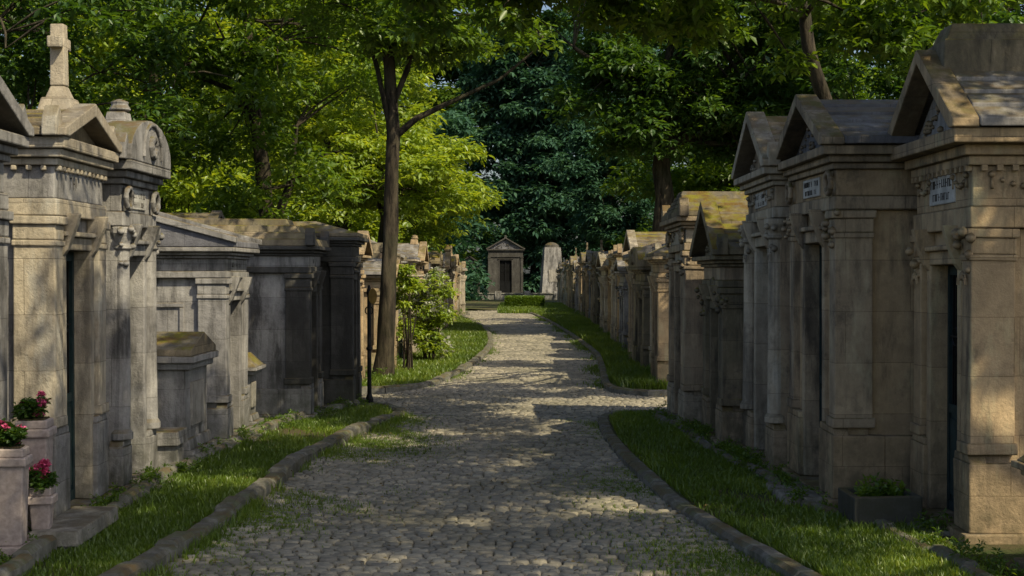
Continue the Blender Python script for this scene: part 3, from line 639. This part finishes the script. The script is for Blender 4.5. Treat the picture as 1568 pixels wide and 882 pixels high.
mausoleum('C',-.45,99,101.4,2.6,2.9,'gable',.75,.55,'crest',.3,S_DARK,S_SLATE,S_DARK,M_IRON,dwf=.36,name='stone_mausoleum')
mausoleum('C',-2.9,97,98.3,1.6,2.0,'gable',.5,.4,None,0,S_DARK,S_SLATE,S_DARK,M_IRON)
b=B(); b.box('base',-.85,.85,-.85,.85,0,.4); b.box('shaft',-.75,.75,-.75,.75,.4,3.5,.22,.22); b.lathe('cap',(0,0,3.5),[(.52,0),(.46,.16),(.3,.28),(.08,.34)],16); b.box('plaque',-.3,.3,-.72,-.6,1.2,2.0)
b.done('stone_stele',(2.65,95,0),.1,dict(base=S_DARK,shaft=S_GREY,cap=S_DARK,plaque=S_PLAIN))
b=B(); b.box('wall',-5,5,0,.35,0,.42); b.box('coping',-5.05,5.05,-.05,.4,.42,.5)
for i in range(6): b.box('pier',-4.9+i*1.9,-4.5+i*1.9,-.08,.43,0,.62)
b.done('low_stone_wall',(0,92,0),0,dict(wall=S_GREY,coping=S_KERB,pier=S_GREY))
n=9000; q=np.stack([rng.uniform(-.85,.95,n),rng.uniform(-.5,.5,n),rng.uniform(0,.58,n)],-1)
ax=rng.integers(0,3,n); q[ax==0,2]=.56+rng.normal(0,.02,(ax==0).sum()); q[ax==1,1]=-.5+rng.normal(0,.02,(ax==1).sum())
v,f,r=sprigs(q+np.array([.55,67,.05]),.07,4,(-.6,1.2)); npmesh('box_hedge',v,f,LF_GREEN,None,r)
sheet('grass_patch',[(-.8,65.2),(8,63),(8,92),(-10,92),(-4,72)],.06,G_SOIL)
n=26000; q=np.stack([rng.uniform(-.6,2.6,n),rng.uniform(60,76,n)],-1); V,F,r=blades('g',q,.06,(.08,.2),.02); npmesh('grass',V,F,LF_GRASS,None,r)

def shrub(name,c,r,n,cr,ns,L,mat,stems=9):
    e=empty(name,(c[0],c[1],0)); V=[];F=[]; o=Vector((c[0],c[1],0))
    C=ell(c,r,n,.5)-np.array(o)
    for p in C[:stems]: tube(V,F,curve(Vector((R.uniform(-.1,.1),R.uniform(-.1,.1),0)),Vector(p),.1,5),[.02,.016,.012,.008,.004],5)
    pymesh('stems',V,F,BARK,e,smooth=True); v,f,r_=sprigs(clumps(C,cr,ns,.7),L,6); npmesh('leaves',v,f,mat,e,r_); return e,C
e,C=shrub('flowering_shrub',(-1.55,26.5,1.0),(.5,.8,.7),34,.22,34,.09,LF_LIME)
v,f,r=sprigs(clumps(C[:26],.24,20,.7),.07,5,(0,1.2),.4); npmesh('blossom',v,f,LF_WHITE,e,r)
shrub('sapling',(-1.72,23.8,1.5),(.22,.3,.4),9,.12,16,.1,LF_LIME,6)
shrub('bush',(-2.3,18.9,.25),(.4,.3,.25),12,.15,22,.06,LF_GREEN,5)
P=[]
for _ in range(210):
    s=R.choice((-1,1)); yy=R.uniform(7.6,17.5) if s<0 else R.uniform(7.5,16.5)
    xx=np.interp(yy,[7,10,13,15,17.5],[-2.85,-2.8,-2.7,-2.55,-1.95]) if s<0 else np.interp(yy,[7,9.7,10,13,16.5],[2.6,2.6,2.1,1.95,1.7])
    P.append((xx+R.uniform(-.1,.12),yy,R.uniform(.06,.16)))
for _ in range(120):
    s=R.choice((-1,1)); yy=R.uniform(20.5,60); P.append(((-2.0 if s<0 else 2.1+min(.5,(yy-20)*.02))+R.uniform(-.15,.1),yy,R.uniform(.1,.3)))
v,f,r=sprigs(clumps(np.array(P),.09,16,.8),.035,5,(-.3,1.2)); npmesh('weeds',v,f,LF_GREEN,None,r)
n=2200; q=np.stack([rng.uniform(-2.7,2.3,n),6+14*rng.random(n)**1.3,np.full(n,.09)],-1); q[(q[:,0]>left_x(q[:,1]))&(q[:,0]<right_x(q[:,1])),2]=.058
v,f,r=sprigs(q,.03,1,(-.1,.3),.3); npmesh('leaf_litter',v,f,LF_DRY,None,r)

def planter(name,x,y,z0,h,w):
    b=B(); a=w/2
    b.box('pot',-a-.03,a+.03,-a-.03,a+.03,0,.06); b.box('pot',-a,a,-a,a,.06,h-.1,-.012,-.012); b.box('pot',-a-.03,a+.03,-a-.03,a+.03,h-.1,h-.05); b.box('pot',-a-.015,a+.015,-a-.015,a+.015,h-.05,h)
    b.box('soil',-a+.005,a-.005,-a+.005,a-.005,h,h+.01)
    e=b.done(name,(x,y,z0),.1,dict(pot=M_TERRA,soil=G_SOIL))
    C=ell((0,0,h+.05),(w*.5,w*.5,.035),11,.5); C[:,2]=h+.05+rng.normal(0,.035,len(C)); v,f,r=sprigs(clumps(C,.05,28,.7),.03,5,(-.4,.9),.42); npmesh('leaves',v,f,LF_DARK,e,r)
    C=ell((0,0,h+.08),(w*.5,w*.5,.04),9,.4); C[:,2]=h+.085+rng.normal(0,.035,len(C)); v,f,r=sprigs(clumps(C,.026,15,.9),.018,6,(-.2,1.2),.5); npmesh('flowers',v,f,M_PINK,e,r); return e
planter('geranium_planter',-2.86,8.1,.1,.62,.14); planter('geranium_planter',-2.9,8.62,.1,.72,.16); planter('geranium_planter',-2.8,8.45,.1,.34,.1)

b=B(); b.lathe('post',(0,0,0),[(.05,0),(.05,.1),(.028,.16),(.024,1.4),(.035,1.42),(.03,1.46),(.01,1.52)],12); b.lathe('post',(0,0,0),[(.034,.7),(.04,.72),(.034,.74)],12)
b.ring('arm',(.0,0,1.2),.05,.008,12,5); b.prism('plate',[(.05+.055*math.cos(t*math.pi/6),1.38+.1*math.sin(t*math.pi/6)) for t in range(12)],-.036,-.028)
b.done('iron_signpost',(-1.78,17.75,.05),0,dict(post=M_IRON,arm=M_IRON,plate=M_YEL),.002)

# ------------------------------------------------------------------ light, sky, camera
az=Vector((.72,-.69)).normalized(); el=math.radians(49)
sd=Vector((az.x*math.cos(el),az.y*math.cos(el),math.sin(el)))
L=bpy.data.lights.new('sun','SUN'); L.energy=5; L.angle=math.radians(.53); L.color=(1,.87,.6)
so=bpy.data.objects.new('sun',L); so.rotation_euler=(-sd).to_track_quat('-Z','Y').to_euler(); so.location=sd*50; link(so)
w=bpy.data.worlds.new('World'); scene.world=w; w.use_nodes=True; nt=w.node_tree
sky=nt.nodes.new('ShaderNodeTexSky'); sky.sky_type='NISHITA'; sky.sun_disc=False; sky.sun_elevation=el; sky.sun_rotation=math.atan2(az.x,az.y); sky.dust_density=3
bg=nt.nodes['Background']; nt.links.new(sky.outputs[0],bg.inputs[0]); bg.inputs[1].default_value=.13
cam=bpy.data.cameras.new('camera'); cam.lens=50; cam.sensor_width=36; cam.clip_end=2000
co=bpy.data.objects.new('camera',cam); co.location=(0,0,1.7); co.rotation_euler=(math.radians(90-.55),0,0); link(co); scene.camera=co
scene.view_settings.view_transform='Standard'; scene.view_settings.look='None'; scene.view_settings.exposure=0
